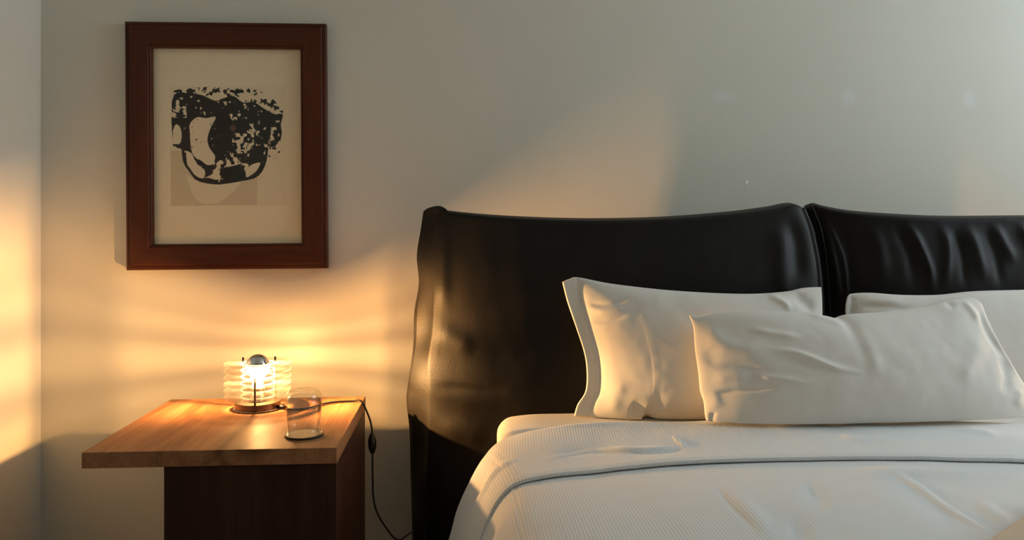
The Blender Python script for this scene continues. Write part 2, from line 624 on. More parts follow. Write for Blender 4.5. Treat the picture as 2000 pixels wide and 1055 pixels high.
# ------------------------------------------------------------------ framed print
def build_picture():
    Yf = -0.030
    c = on_y([(245, 44), (640, 42), (638, 523), (245, 530)], Yf)
    xl, xr = c[[0, 3], 0].mean(), c[[1, 2], 0].mean()
    zt, zb = c[:2, 2].mean(), c[2:, 2].mean()
    i = on_y([(300, 96), (591, 94), (588, 480), (300, 483)], Yf + 0.012)
    ixl, ixr, izt, izb = i[[0, 3], 0].mean(), i[[1, 2], 0].mean(), i[:2, 2].mean(), i[2:, 2].mean()
    cx, cz = (xl + xr) / 2, (zt + zb) / 2
    root = empty('picture_frame', (cx, 0, zb))
    tag(root, 'dark reddish-brown wooden frame holding abstract black print on wall', 'picture')
    W, H = xr - xl, zt - zb
    L0 = (ixl - xl + xr - ixr) / 2
    # profile across the rail: (distance inward from outer edge, projection from wall)
    prof = [(0, 0.004), (0, 0.023), (0.002, 0.026), (0.008, 0.0275), (0.0095, 0.0265), (0.011, 0.0270), (0.013, 0.0300), (0.016, 0.031),
            (L0 - 0.0085, 0.031), (L0 - 0.0070, 0.0285), (L0 - 0.0055, 0.0280), (L0 - 0.0035, 0.0290), (L0 - 0.0010, 0.0270), (L0, 0.018), (L0, 0.004)]
    ocor = [(-W / 2, 0), (W / 2, 0), (W / 2, H), (-W / 2, H)]
    ins = [(1, 1), (-1, 1), (-1, -1), (1, -1)]
    for k in range(4):
        k2 = (k + 1) % 4
        v = []
        for q in (k, k2):
            for d, p in prof:
                v.append((ocor[q][0] + ins[q][0] * d, -p, ocor[q][1] + ins[q][1] * d))
        n = len(prof)
        f = [(j, (j + 1) % n, n + (j + 1) % n, n + j) for j in range(n)] + [tuple(range(n)), tuple(range(n, 2 * n))]
        mesh('rail', v, f, M['frame_h'] if k % 2 == 0 else M['frame_v'], root)
    box('backing_board', (-W / 2 + 0.01, -0.008, 0.01), (W / 2 - 0.01, -0.003, H - 0.01), M['trim'], root)
    box('glass_pane', (-W / 2 + L0 - 0.004, -0.0150, L0 - 0.004), (W / 2 - L0 + 0.004, -0.0135, H - L0 + 0.004), M['pane'], root)
    # the sheet with its print; the print is traced in a 1055-unit square lying at (310,150)-(580,420) of the photograph
    nx, nz = 420, 540
    gx = np.linspace(-W / 2 + L0 - 0.004, W / 2 - L0 + 0.004, nx)
    gz = np.linspace(L0 - 0.004, H - L0 + 0.004, nz)
    XX, ZZ = np.meshgrid(gx, gz)
    uu = (XX + W / 2) / W * 395 + 245
    vv = 527 - ZZ / H * 483
    a, b_ = (uu - 310) * 1055 / 270, (vv - 150) * 1055 / 270

    def inside(poly, curve=True):
        r = np.zeros(a.shape, bool)
        p = resample(np.array(poly + [poly[0]], float), 90) if curve else np.array(poly, float)
        for q in range(len(p)):
            x1, y1 = p[q]
            x2, y2 = p[(q + 1) % len(p)]
            if y1 == y2:
                continue
            cnd = (y1 > b_) != (y2 > b_)
            r ^= cnd & (a < (x2 - x1) * (b_ - y1) / (y2 - y1) + x1)
        return r

    def stroke(poly, wd):
        pts = np.stack([a.ravel(), b_.ravel()], 1)
        return (ridge(pts, poly, wd, 1.0, 0).reshape(a.shape) > 0.37)
    n1 = fbm(a / 26, b_ / 26, 3)
    n2 = fbm(a / 55 + 40, b_ / 55 + 9, 3)
    n3 = fbm(a / 14 + 80, b_ / 14 + 30, 2)
    body = inside([(85, 190), (120, 120), (250, 125), (330, 140), (420, 180), (480, 160), (560, 140), (630, 190), (720, 190), (800, 240),
                   (880, 280), (945, 290), (925, 340), (922, 460), (870, 540), (820, 560), (800, 660), (760, 735), (690, 775),
                   (600, 795), (430, 812), (290, 795), (205, 710), (172, 640), (165, 555), (110, 530), (85, 400)])
    crescent = inside([(285, 303), (350, 312), (422, 303), (385, 380), (357, 470), (372, 540), (416, 612), (380, 678), (320, 652),
                       (250, 600), (228, 520), (224, 440), (220, 370), (248, 325)])
    ear = inside([(92, 410), (115, 362), (148, 385), (160, 450), (140, 512), (98, 505)])
    lower = inside([(190, 560), (235, 585), (262, 640), (318, 690), (338, 735), (318, 775), (260, 750), (205, 680)])
    chin = inside([(395, 700), (432, 690), (446, 740), (432, 785), (360, 770), (330, 772), (395, 740)])
    cheek = inside([(652, 725), (690, 675), (762, 655), (738, 712), (690, 752), (655, 766)])
    patch = inside([(560, 420), (640, 400), (720, 450), (690, 580), (610, 660), (500, 690), (440, 700), (430, 650), (520, 600), (545, 500)])
    upper = inside([(450, 180), (600, 170), (720, 200), (900, 300), (900, 520), (700, 420), (520, 300)])
    ink = body & ~crescent & ~ear & ~lower & ~chin & ~cheek
    # bitten, speckled areas
    ink &= ~(patch & (n1 > 0.56))
    ink &= ~(upper & (n1 > 0.70))
    ink &= ~((a > 790) & (b_ > 380) & (n1 > 0.63))
    ink &= ~((a > 440) & (b_ > 660) & (n2 > 0.66))
    top_fade = np.clip((195 - b_ + np.clip(a - 560, 0, 400) * 0.28) / 110, 0, 1)
    ink &= ~(n1 > 0.80 - 0.32 * top_fade)
    ink &= ~((a < 200) & (b_ < 310) & (n1 > 0.58))
    # specks outside the edge
    fringe = inside([(80, 170), (110, 100), (340, 75), (560, 85), (720, 90), (850, 150), (960, 290), (880, 300), (700, 200), (500, 180), (300, 140)])
    ink |= fringe & (n1 > 0.57)
    ink |= crescent & (n3 > 0.83)
    ink |= ((a > 820) & (a < 925) & (b_ > 480) & (b_ < 620) & (n1 > 0.68))
    ink |= stroke([(168, 555), (180, 650), (225, 720), (270, 778), (340, 802), (430, 812), (520, 804), (610, 788), (710, 768), (765, 725), (800, 650), (815, 560)], 10)
    ink |= stroke([(935, 290), (918, 360), (925, 420), (915, 480)], 8)
    ink |= stroke([(290, 650), (345, 690), (400, 690)], 20) & (n1 > 0.3)
    ink |= stroke([(100, 520), (190, 525)], 9)
    paper = np.array([0.92, 0.80, 0.57])
    tone = 1 - 0.05 * (n2 - 0.5)
    col = paper[None, None] * tone[..., None]
    plate = (a > 75) & (a < 965) & (b_ > 65) & (b_ < 985)
    col = np.where(plate[..., None], col * np.array([0.95, 0.94, 0.92]), col)
    grey = inside([(75, 560), (165, 560), (215, 720), (290, 790), (430, 815), (740, 760), (738, 982), (75, 985)], False)
    bowl = inside([(185, 740), (290, 800), (430, 818), (600, 800), (560, 870), (470, 945), (380, 972), (300, 958), (240, 890)])
    col = np.where((grey & ~bowl)[..., None], col * np.array([0.84, 0.82, 0.78]), col)
    inkc = np.where((a > 520 + 60 * n2)[..., None], np.array([0.024, 0.027, 0.024]), np.array([0.026, 0.020, 0.017]))
    col = np.where(ink[..., None], inkc * (0.9 + 0.5 * n2[..., None]), col)
    spot = ((a - 553) / 22) ** 2 + ((b_ - 388) / 26) ** 2 < 0.7 + 0.6 * n1
    col = np.where(spot[..., None], np.array([0.15, 0.085, 0.06]), col)
    v = np.stack([XX.ravel(), np.full(XX.size, -0.0115), ZZ.ravel()], 1)
    me = bpy.data.meshes.new('print_sheet')
    me.from_pydata(v.tolist(), [], grid_faces(nz, nx))
    at_ = me.color_attributes.new('ink', 'FLOAT_COLOR', 'POINT')
    at_.data.foreach_set('color', np.concatenate([col, np.ones(col.shape[:2] + (1,))], 2).astype(np.float32).ravel())
    o = link('print_sheet', me, M['print'], root)
    o['label'] = 'cream sheet printed with mottled black abstract shape'
    root.rotation_euler = (0, math.radians(-0.35), 0)
    return root


build_picture()

# ------------------------------------------------------------------ nightstand
TABLE_Z = 0.52
tc_ = on_z([(161, 883), (658, 876), (714, 774), (332, 781)], TABLE_Z)
TY0, TY1 = tc_[:2, 1].mean(), tc_[2:, 1].mean()
TX0, TX1 = tc_[[0, 3], 0].mean(), tc_[[1, 2], 0].mean()
BX0 = on_y([(320, 930)], TY0 + 0.004)[0, 0]


def build_nightstand():
    root = empty('nightstand', ((TX0 + TX1) / 2, (TY0 + TY1) / 2, 0))
    tag(root, 'walnut nightstand with overhanging slab top left of the bed', 'nightstand')
    ox, oy = root.location.x, root.location.y
    th = 0.033
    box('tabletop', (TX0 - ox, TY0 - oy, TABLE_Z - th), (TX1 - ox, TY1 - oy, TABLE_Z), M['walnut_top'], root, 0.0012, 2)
    zt = TABLE_Z - th
    f, b_, l, r = TY0 + 0.004 - oy, TY1 - oy, BX0 - ox, TX1 - 0.0015 - ox
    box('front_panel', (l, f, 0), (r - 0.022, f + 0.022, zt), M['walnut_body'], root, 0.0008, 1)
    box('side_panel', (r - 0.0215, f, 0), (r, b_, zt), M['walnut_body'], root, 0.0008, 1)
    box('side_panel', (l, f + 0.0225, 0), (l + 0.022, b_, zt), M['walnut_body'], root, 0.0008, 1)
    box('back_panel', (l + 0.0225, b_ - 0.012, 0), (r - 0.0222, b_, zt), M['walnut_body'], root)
    return root


stand = build_nightstand()

# ------------------------------------------------------------------ lamp
lamp_c = on_z([(503.5, 797)], TABLE_Z)[0]


def build_lamp():
    root = empty('table_lamp', (lamp_c[0], lamp_c[1], TABLE_Z))
    tag(root, 'lit table lamp of stacked clear discs around a mirror-topped bulb on left nightstand', 'lamp')
    pl = lathe('base_plate', [(0, 0), (0.0585, 0), (0.0592, 0.001), (0.0592, 0.0025), (0.058, 0.0035), (0, 0.0035)], M['steel'], root)
    edge_split(pl)
    bs = lathe('base', [(0, 0.0035), (0.0545, 0.0035), (0.0555, 0.0045), (0.0555, 0.0170), (0.0545, 0.0180), (0, 0.0180)], M['bronze'], root)
    edge_split(bs)
    RO, RI, TH = 0.081, 0.040, 0.003
    for k in range(6):
        z = 0.0300 + k * 0.0165
        d = lathe('disc', [(RI, z), (RO, z), (RO, z + TH), (RI, z + TH)], M['disc'], root, 96, closed=True)
        edge_split(d)
        d.data.materials.append(M['disc_edge'])
        d.data.materials.append(M['disc_inner'])
        for p in d.data.polygons:
            if abs(p.normal.z) < 0.5:
                p.material_index = 1 if p.center.xy.length > 0.06 else 2
    for ang, ptop in ((-84, 0.084), (36, 0.1255), (156, 0.1255)):
        t = math.radians(ang)
        x, y = 0.0455 * math.cos(t), 0.0455 * math.sin(t)
        tube('post', [(x, y, 0.013), (x, y, ptop)], 0.0026, M['bronze'], root, 14)
    sk = lathe('socket', [(0, 0.0180), (0.0175, 0.0180), (0.0185, 0.0190), (0.0185, 0.040), (0.0175, 0.042), (0.015, 0.042), (0.015, 0.052), (0, 0.052)], M['steel'], root, 40)
    edge_split(sk)
    # globe bulb with silvered crown
    R, zc = 0.0300, 0.1065
    SRC = 0.0905
    cut = math.radians(4)
    neck = [(0.0125, 0.052), (0.0130, 0.062), (0.0150, 0.073), (0.0180, 0.081)]
    n0 = -0.80
    sph = [(R * math.cos(t), zc + R * math.sin(t)) for t in np.linspace(n0, cut, 8)]
    bulb = lathe('bulb', neck + sph, M['bulb_glass'], root, 48)
    cr = [(R * math.cos(t), zc + R * math.sin(t)) for t in np.linspace(cut, math.pi / 2, 20)]
    cr[-1] = (0, zc + R)
    lathe('silvered_crown', cr, M['mirror'], bulb, 48)
    lathe('filament', [(0, SRC - 0.004), (0.0012, SRC - 0.004), (0.0012, SRC + 0.004), (0, SRC + 0.004)], M['filament'], bulb, 10)
    ld = bpy.data.lights.new('bulb_light', 'POINT')
    ld.energy = LAMP_POWER
    ld.color = LAMP_COLOR
    ld.shadow_soft_size = 0.0055
    # added directional shaping evens out the lit wall: weak front to back, strong sideways
    ld.use_nodes = True
    N, L = ld.node_tree.nodes, ld.node_tree.links
    em = N['Emission']
    geo = N.new('ShaderNodeNewGeometry')
    sp = N.new('ShaderNodeSeparateXYZ')
    L.new(geo.outputs['Incoming'], sp.inputs[0])
    p2 = N.new('ShaderNodeMath')
    p2.operation = 'MULTIPLY'
    L.new(sp.outputs['Y'], p2.inputs[0])
    L.new(sp.outputs['Y'], p2.inputs[1])
    ma = N.new('ShaderNodeMath')
    ma.operation = 'MULTIPLY_ADD'
    ma.inputs[1].default_value = 0.94
    ma.inputs[2].default_value = 0.06
    sb = N.new('ShaderNodeMath')
    sb.operation = 'SUBTRACT'
    sb.inputs[0].default_value = 1.0
    L.new(p2.outputs[0], sb.inputs[1])
    pw = N.new('ShaderNodeMath')
    pw.operation = 'POWER'
    pw.inputs[1].default_value = 4.0
    L.new(sb.outputs[0], pw.inputs[0])
    L.new(pw.outputs[0], ma.inputs[0])
    tilt = N.new('ShaderNodeMath')                    # and a little more towards the bed side
    tilt.operation = 'MULTIPLY_ADD'
    tilt.inputs[1].default_value = 0.25
    tilt.inputs[2].default_value = 0.92
    L.new(sp.outputs['X'], tilt.inputs[0])
    mm = N.new('ShaderNodeMath')
    mm.operation = 'MULTIPLY'
    L.new(ma.outputs[0], mm.inputs[0])
    L.new(tilt.outputs[0], mm.inputs[1])
    dn = N.new('ShaderNodeMapRange')                  # added downward dimming, keeps the tabletop by the lamp dark
    dn.interpolation_type = 'SMOOTHSTEP'
    dn.inputs['From Min'].default_value = -0.72
    dn.inputs['From Max'].default_value = -0.33
    dn.inputs['To Min'].default_value = 0.14
    dn.inputs['To Max'].default_value = 1.0
    L.new(sp.outputs['Z'], dn.inputs['Value'])
    m3 = N.new('ShaderNodeMath')
    m3.operation = 'MULTIPLY'
    L.new(mm.outputs[0], m3.inputs[0])
    L.new(dn.outputs['Result'], m3.inputs[1])
    ns_ = N.new('ShaderNodeMapRange')                 # added dimming towards the left wall, no part shades it
    ns_.interpolation_type = 'SMOOTHSTEP'
    ns_.inputs['From Min'].default_value = -1.0
    ns_.inputs['From Max'].default_value = -0.91
    ns_.inputs['To Min'].default_value = 0.50
    ns_.inputs['To Max'].default_value = 1.0
    L.new(sp.outputs['X'], ns_.inputs['Value'])
    m4 = N.new('ShaderNodeMath')
    m4.operation = 'MULTIPLY'
    L.new(m3.outputs[0], m4.inputs[0])
    L.new(ns_.outputs['Result'], m4.inputs[1])
    L.new(m4.outputs[0], em.inputs['Strength'])
    lo = bpy.data.objects.new('bulb_light', ld)
    lo.location = (0, 0, SRC)
    C.objects.link(lo)
    lo.parent = root
    return root


lamp = build_lamp()


def build_cord():
    zt = TABLE_Z + 0.0032
    a = on_z([(549, 797), (570, 800), (600, 798), (632, 789), (660, 785), (690, 783.5)], zt)
    yb = a[-1, 1]
    h = on_y([(707, 789), (718, 808), (725, 830), (728, 860), (727.5, 900), (728, 940), (729, 970), (736, 1000), (752, 1028), (778, 1055)], yb - 0.004)
    h[0, 2] = TABLE_Z + 0.004
    h[0, 0] = TX1 - 0.003
    e = h[-1]
    tail = np.array([(e[0] + 0.05, e[1] + 0.02, 0.17), (e[0] + 0.08, e[1] + 0.06, 0.05), (e[0] + 0.10, -0.05, 0.008), (e[0] + 0.16, -0.03, 0.006)])
    h[:, 0] = np.maximum(h[:, 0], TX1 - 0.003)
    h[1:, 0] = np.maximum(h[1:, 0], TX1 + 0.006)
    pts = resample(np.vstack([a, h, tail]), 140)
    loc = np.array(lamp.location)
    c = tube('cord', pts - loc, 0.0026, M['black'], lamp, 8)
    c['label'] = 'thin black power cord'
    q = on_y([(726.5, 845), (727.5, 888)], yb - 0.004)
    ax = resample(q, 13)
    rr = [0.0088 * (1 - abs(2 * k / 12 - 1) ** 2.6) + 0.0022 for k in range(13)]
    s = tube('switch', ax - loc, 0, M['black'], c, 16, rr)
    s['label'] = 'oval black inline switch on cord'
    # cord grommet leaving the base
    g = np.array([a[0], a[0] * 0.5 + a[1] * 0.5]) - loc
    g[0] += (g[0] - g[1]) * 0.6
    g[:, 2] = 0.006
    tube('strain_relief', g, 0.0042, M['black'], c, 10)


build_cord()

# the matching nightstand and lamp on the other side of the bed (beyond the frame; the lamp lights the wall on the right)
MIRROR_X = 1.85
s2 = copy_tree(stand)
s2.location.x = MIRROR_X - stand.location.x
s2.rotation_euler = (0, 0, 0)
tag(s2, 'walnut nightstand on the far right side of the bed', 'nightstand')
l2 = empty('table_lamp', (MIRROR_X - lamp.location.x, lamp.location.y, TABLE_Z))
tag(l2, 'lit table lamp of stacked clear discs on right-hand nightstand', 'lamp')
for ch_ in list(lamp.children):
    if ch_.name.startswith('cord'):
        continue
    c_ = copy_tree(ch_, l2)
    if c_.type == 'LIGHT':
        c_.data = c_.data.copy()
        c_.data.energy = 0.8 * LAMP_POWER

# ------------------------------------------------------------------ glass tumbler upside down on its coaster
g0 = on_z([(593.5, 851)], TABLE_Z)[0]
co = empty('coaster', (g0[0], g0[1], TABLE_Z))
tag(co, 'small round dark-rimmed coaster under the upturned glass', 'coaster')
edge_split(lathe('disc', [(0, 0.001), (0.0385, 0.001), (0.0385, 0.0048), (0, 0.0048)], M['cork'], co, 56))
edge_split(lathe('rim', [(0.0385, 0), (0.0408, 0), (0.0414, 0.0015), (0.0408, 0.0052), (0.0385, 0.0052)], M['dark_rim'], co, 56, closed=True))
outer = [(0.0350, 0.0), (0.0362, 0.02), (0.0378, 0.042), (0.0392, 0.060), (0.0396, 0.070), (0.0390, 0.079), (0.0368, 0.088), (0.0325, 0.0945), (0.027, 0.0975), (0.018, 0.0975), (0.014, 0.0962), (0, 0.0955)]
inner = [(0, 0.0880), (0.014, 0.0878), (0.024, 0.0865), (0.031, 0.082), (0.0355, 0.076), (0.0376, 0.068), (0.0375, 0.058), (0.0361, 0.042), (0.0346, 0.02), (0.0334, 0.0)]
gl = lathe('tumbler', outer + inner, M['glass'], None, 64, closed=True)
gl.location = (g0[0], g0[1], TABLE_Z + 0.0053)
tag(gl, 'clear drinking glass standing upside down on the nightstand', 'glass')

# ------------------------------------------------------------------ bed: base and leather headboard cushions
HB_BACK = -0.174


def front_y(X, z, xl, xr):
    """Face of a leather cushion: rounds away at both ends."""
    dl = np.clip((X - xl), 0, None)
    dr = np.clip((xr - X), 0, None)
    y = -0.255 - 0.095 * (1 - np.exp(-dl / 0.13)) + 0.115 * np.exp(-dr / 0.022) * 0.55
    y = y + 0.035 * smooth((z - 0.80) / 0.24)
    return y


def cushion(name, top, bottom, left, right, outer_l, outer_r, creases, parent, ns=230, nt=120):
    g = coons(top, bottom, left, right, ns, nt)
    q = g.reshape(-1, 2)
    Y = np.full(len(q), -0.33)
    for _ in range(8):
        w = on_y(q, Y)
        wx = w[:, 0].reshape(nt, ns)
        Y = front_y(w[:, 0], w[:, 2], np.repeat(wx[:, 0], ns), np.repeat(wx[:, -1], ns))
    w = on_y(q, Y)
    wav = (fbm(q[:, 0] / 90, q[:, 1] / 140, 3) - 0.5) * 0.006
    w[:, 1] -= ridges(q, creases) + wav
    Fr = w.reshape(nt, ns, 3)
    # outer back edges
    OL = on_y(resample(outer_l, nt)[::-1], HB_BACK) if outer_l is not None else Fr[:, 0] * [1, 0, 1] + [0.012, HB_BACK, 0]
    OR = on_y(resample(outer_r, nt)[::-1], HB_BACK) if outer_r is not None else Fr[:, -1] * [1, 0, 1] + [-0.012, HB_BACK, 0]
    OL[:, 2], OR[:, 2] = Fr[:, 0, 2], Fr[:, -1, 2]
    s = np.linspace(0, 1, ns)[None, :, None]
    Bk = (1 - s) * OL[:, None] + s * OR[:, None]
    Bk[:, :, 2] = Fr[:, :, 2]
    m = 9
    rows = []
    for i in range(nt):
        ring = list(Fr[i])
        for k in range(1, m):                       # right gusset, slightly puffed
            t = k / m
            p = (1 - t) * Fr[i, -1] + t * Bk[i, -1]
            ring.append(p)
        ring += list(Bk[i][::-1])
        for k in range(1, m):                       # left gusset
            t = k / m
            p = (1 - t) * Bk[i, 0] + t * Fr[i, 0]
            dent = 0.010 * math.sin(math.pi * t) * (0.4 + math.sin(i * 0.17) * 0.8)
            p = p + np.array([dent, 0, 0])
            ring.append(p)
        rows.append(ring)
    n = len(rows[0])
    verts = [p for r in rows for p in r]
    faces = []
    for i in range(nt - 1):
        for j in range(n):
            j2 = (j + 1) % n
            faces.append((i * n + j, i * n + j2, (i + 1) * n + j2, (i + 1) * n + j))
    # rounded top: blend front row to back row
    K = 7
    prev = [(nt - 1) * n + j for j in range(ns)]
    backtop = [(nt - 1) * n + ns + m - 1 + (ns - 1 - j) for j in range(ns)]
    strips = [prev]
    for k in range(1, K):
        t = k / K
        row = []
        for j in range(ns):
            p = (1 - t) * Fr[-1, j] + t * Bk[-1, j]
            p = p + np.array([0, 0, 0.010 * math.sin(math.pi * t)])
            row.append(len(verts))
            verts.append(p)
        strips.append(row)
    strips.append(backtop)
    for k in range(K):
        for j in range(ns - 1):
            faces.append((strips[k][j], strips[k][j + 1], strips[k + 1][j + 1], strips[k + 1][j]))
    top_i = (nt - 1) * n
    faces.append([st[0] for st in strips] + [top_i + ns + m - 1 + ns + k for k in range(m - 1)])
    faces.append([st[-1] for st in strips] + [top_i + ns + m - 2 - k for k in range(m - 1)])
    faces.append(list(range(n)))
    o = mesh(name, verts, faces, M['leather'], parent, True)
    return o, Fr


bed = empty('bed', (0.88, -0.20, 0))
tag(bed, 'bed with dark leather cushioned headboard against pale wall', 'bed')
boff = np.array(bed.location)


hl_top = [(857, 412), (872, 409), (886, 418), (1000, 428), (1150, 433), (1300, 430), (1430, 420), (1510, 410), (1553, 402), (1574, 409)]
hl_bot = [(832, 1165), (1000, 1165), (1200, 1165), (1615, 1165)]
hl_left = [(857, 412), (852, 500), (850, 560), (845, 640), (838, 700), (839, 760), (836, 850), (834, 960), (833, 1060), (832, 1165)]
hl_right = [(1574, 409), (1590, 450), (1603, 510), (1609, 570), (1612, 640), (1614, 800), (1615, 1165)]
hl_out = [(827, 416), (822, 450), (814, 505), (818, 560), (809, 620), (807, 690), (796, 770), (794, 800), (800, 860), (802, 950), (805, 1060), (806, 1165)]
cr_l = [([(870, 440), (865, 520), (868, 620)], 14, 0.006), ([(835, 755), (900, 760), (1000, 770)], 9, -0.005),
        ([(845, 640), (880, 655), (930, 690)], 18, 0.006), ([(1530, 420), (1555, 470), (1560, 560)], 16, -0.008),
        ([(1510, 425), (1525, 470), (1530, 560), (1560, 600)], 18, 0.006), ([(845, 850), (900, 840), (960, 860)], 25, 0.006)]
# the front outline is offset so the mesh is given in the bed's own space
cl, _f = cushion('headboard_cushion', hl_top, hl_bot, hl_left, hl_right, hl_out, None, cr_l, None)
RX = project([(2.06, -0.30, 0.98), (2.06, -0.30, 0.3)])
hr_top = [(1575, 408), (1590, 403), (1610, 408), (1660, 417), (1750, 424), (1850, 428), (2000, 427), (2200, 425), (2350, 414), (RX[0, 0], 412)]
hr_left = [(1575, 408), (1590, 445), (1602, 505), (1608, 570), (1611, 640), (1613, 800), (1614, 1165)]
hr_right = [(RX[0, 0], 412), (RX[0, 0], 700), (RX[0, 0], 1165)]
hr_bot = [(1614, 1165), (1900, 1165), (RX[0, 0], 1165)]
cr_r = [([(1606, 415), (1632, 470), (1648, 520), (1655, 600)], 5, 0.007), ([(1598, 415), (1618, 470), (1632, 540), (1640, 620)], 9, 0.010),
        ([(1648, 440), (1660, 500), (1668, 600)], 9, -0.005),
        ([(1690, 430), (1715, 480), (1725, 560)], 15, 0.006), ([(1765, 428), (1795, 480), (1815, 530), (1820, 580)], 9, 0.009),
        ([(1740, 428), (1775, 490), (1790, 570)], 12, -0.006), ([(1830, 432), (1850, 480), (1845, 570)], 10, 0.007),
        ([(1880, 432), (1905, 480), (1925, 560)], 12, 0.008), ([(1860, 440), (1880, 500), (1885, 570)], 9, -0.006),
        ([(1935, 432), (1960, 475), (1985, 520)], 10, 0.008), ([(1920, 440), (1945, 500), (1955, 570)], 9, -0.005),
        ([(1985, 430), (2010, 470), (2040, 520)], 10, 0.008), ([(2080, 430), (2110, 480), (2130, 560)], 12, 0.008)]
crt, _g = cushion('headboard_cushion', hr_top, hr_bot, hr_left, hr_right, None, None, cr_r, None)
for c_ in (cl, crt):
    c_.parent = bed
    c_.location = -Vector(bed.location)
# raised piping along the front corner of the left cushion and the seam between the cushions
ed = _f[:, -3] + np.array([0.0, -0.004, 0])
tube('piping', resample(ed[20:], 70), 0.0022, M['piping'], cl, 8)
ed = _g[:, 3] + np.array([0.0, -0.004, 0])
tube('piping', resample(ed[20:], 70), 0.0022, M['piping'], crt, 8)
box('bed_base', np.array((0.14, -2.36, 0.06)) - boff, np.array((1.62, -0.40, 0.238)) - boff, M['bed_wood'], bed, 0.02)
for x in (0.18, 1.53):
    for y in (-2.31, -0.50):
        box('leg', np.array((x, y, 0)) - boff, np.array((x + 0.05, y + 0.05, 0.06)) - boff, M['bed_wood'], bed, 0.004, 1)

# ------------------------------------------------------------------ mattress
MZ = 0.525


# ------------------------------------------------------------------ bedspread with folded-back band
# cross profiles (x, z) from the middle of the bed to the hanging left side, at stations along the bed
PX_A = [(0.81, 0.572), (0.55, 0.573), (0.33, 0.569), (0.25, 0.566), (0.19, 0.559), (0.145, 0.551), (0.107, 0.541), (0.075, 0.526), (0.052, 0.500), (0.034, 0.465), (0.014, 0.425), (-0.004, 0.383), (-0.020, 0.335), (-0.034, 0.28), (-0.045, 0.20)]
PX_B = [(0.81, 0.563), (0.62, 0.560), (0.46, 0.550), (0.36, 0.543), (0.27, 0.533), (0.20, 0.525), (0.145, 0.516), (0.105, 0.506), (0.080, 0.485), (0.062, 0.455), (0.048, 0.420), (0.036, 0.380), (0.026, 0.335), (0.016, 0.28), (0.008, 0.20)]
PX_C = [(0.81, 0.560), (0.62, 0.558), (0.46, 0.553), (0.36, 0.547), (0.27, 0.538), (0.20, 0.529), (0.145, 0.518), (0.105, 0.505), (0.078, 0.485), (0.058, 0.455), (0.042, 0.420), (0.030, 0.380), (0.018, 0.335), (0.006, 0.28), (-0.005, 0.20)]
NU = 300
BK = 1.09                                            # distances read off at one mattress height, carried to the true one


def rs_y(y):
    return (y + 2.16) * BK - CAM_D


def rs_p(p):
    return [(x * BK, CAM_H - (CAM_H - z) * BK) for x, z in p]


MID_X = 0.81 * BK
PX_A, PX_B, PX_C = rs_p(PX_A), rs_p(PX_B), rs_p(PX_C)
STATIONS = [(rs_y(-0.40), PX_A), (rs_y(-0.575), PX_A), (rs_y(-0.76), PX_B), (rs_y(-1.05), PX_C), (-2.60, PX_C)]


def profile_at(y):
    ys = [s[0] for s in STATIONS]
    for (ya, pa), (yb, pb) in zip(STATIONS[:-1], STATIONS[1:]):
        if y <= ya + 1e-9 and y >= yb - 1e-9:
            t = smooth(np.array((ya - y) / (ya - yb)))
            p = np.array(pa) * (1 - t) + np.array(pb) * t
            break
    else:
        p = np.array(PX_C)
    half = resample(p, NU)
    right = half[:0:-1].copy()
    return half, None


def cover_grid(y_of, nv, lift, creases, wave=0.0022):
    """Grid over the bed; y_of(u, v) gives the position along the bed of the sheet's v-th row."""
    u = np.linspace(0, 1, NU)
    G = np.zeros((nv, 2 * NU - 1, 3))
    UV = np.zeros((nv, 2 * NU - 1, 2))
    for i in range(nv):
        v = i / (nv - 1)
        y = y_of(v, 0.5)
        h, _ = profile_at(y)
        seg = np.r_[0, np.cumsum(np.linalg.norm(np.diff(h, axis=0), axis=1))]
        L3 = np.stack([h[:, 0], np.full(NU, y), h[:, 1]], 1)
        R3 = L3.copy()
        R3[:, 0] = 2 * MID_X - L3[:, 0]
        G[i] = np.vstack([L3[::-1], R3[1:]])
        yy = y_of(v, G[i][:, 0])
        for j in range(0, 2 * NU - 1):                      # take each point from the profile where its row really lies
            G[i, j, 1] = yy[j]
        lo_, hi_ = profile_at(yy.max())[0], profile_at(yy.min())[0]
        w_ = ((yy.max() - yy) / max(yy.max() - yy.min(), 1e-9))
        idx = np.r_[np.arange(NU)[::-1], np.arange(1, NU)]
        pr = lo_[idx] * (1 - w_[:, None]) + hi_[idx] * w_[:, None]
        right = np.arange(2 * NU - 1) >= NU
        G[i, :, 0] = np.where(right, 2 * MID_X - pr[:, 0], pr[:, 0])
        G[i, :, 2] = pr[:, 1]
        UV[i, :, 0] = np.r_[-seg[::-1], seg[1:]]
        UV[i, :, 1] = y
    # normals of the base sheet
    du = np.gradient(G, axis=1)
    dv = np.gradient(G, axis=0)
    nrm = np.cross(dv, du)
    nrm /= np.linalg.norm(nrm, axis=2, keepdims=True) + 1e-12
    flip = nrm[:, NU - 1, 2].mean() < 0
    if flip:
        nrm = -nrm
    q = project(G.reshape(-1, 3))
    h = ridges(q, creases).reshape(nv, -1)
    X_, Y_ = UV[..., 0], UV[..., 1]
    h += (fbm(X_ * 5 + 3, Y_ * 4 + 8, 3) - 0.5) * 4 * wave
    hang = smooth((np.abs(X_) - 0.70) / 0.25)
    h += hang * 0.009 * np.sin(Y_ * 26 + 2 * np.sin(Y_ * 7))
    vv_ = np.linspace(0, 1, nv)[:, None]
    h += lift(vv_, np.abs(X_))
    return G + nrm * h[..., None], UV


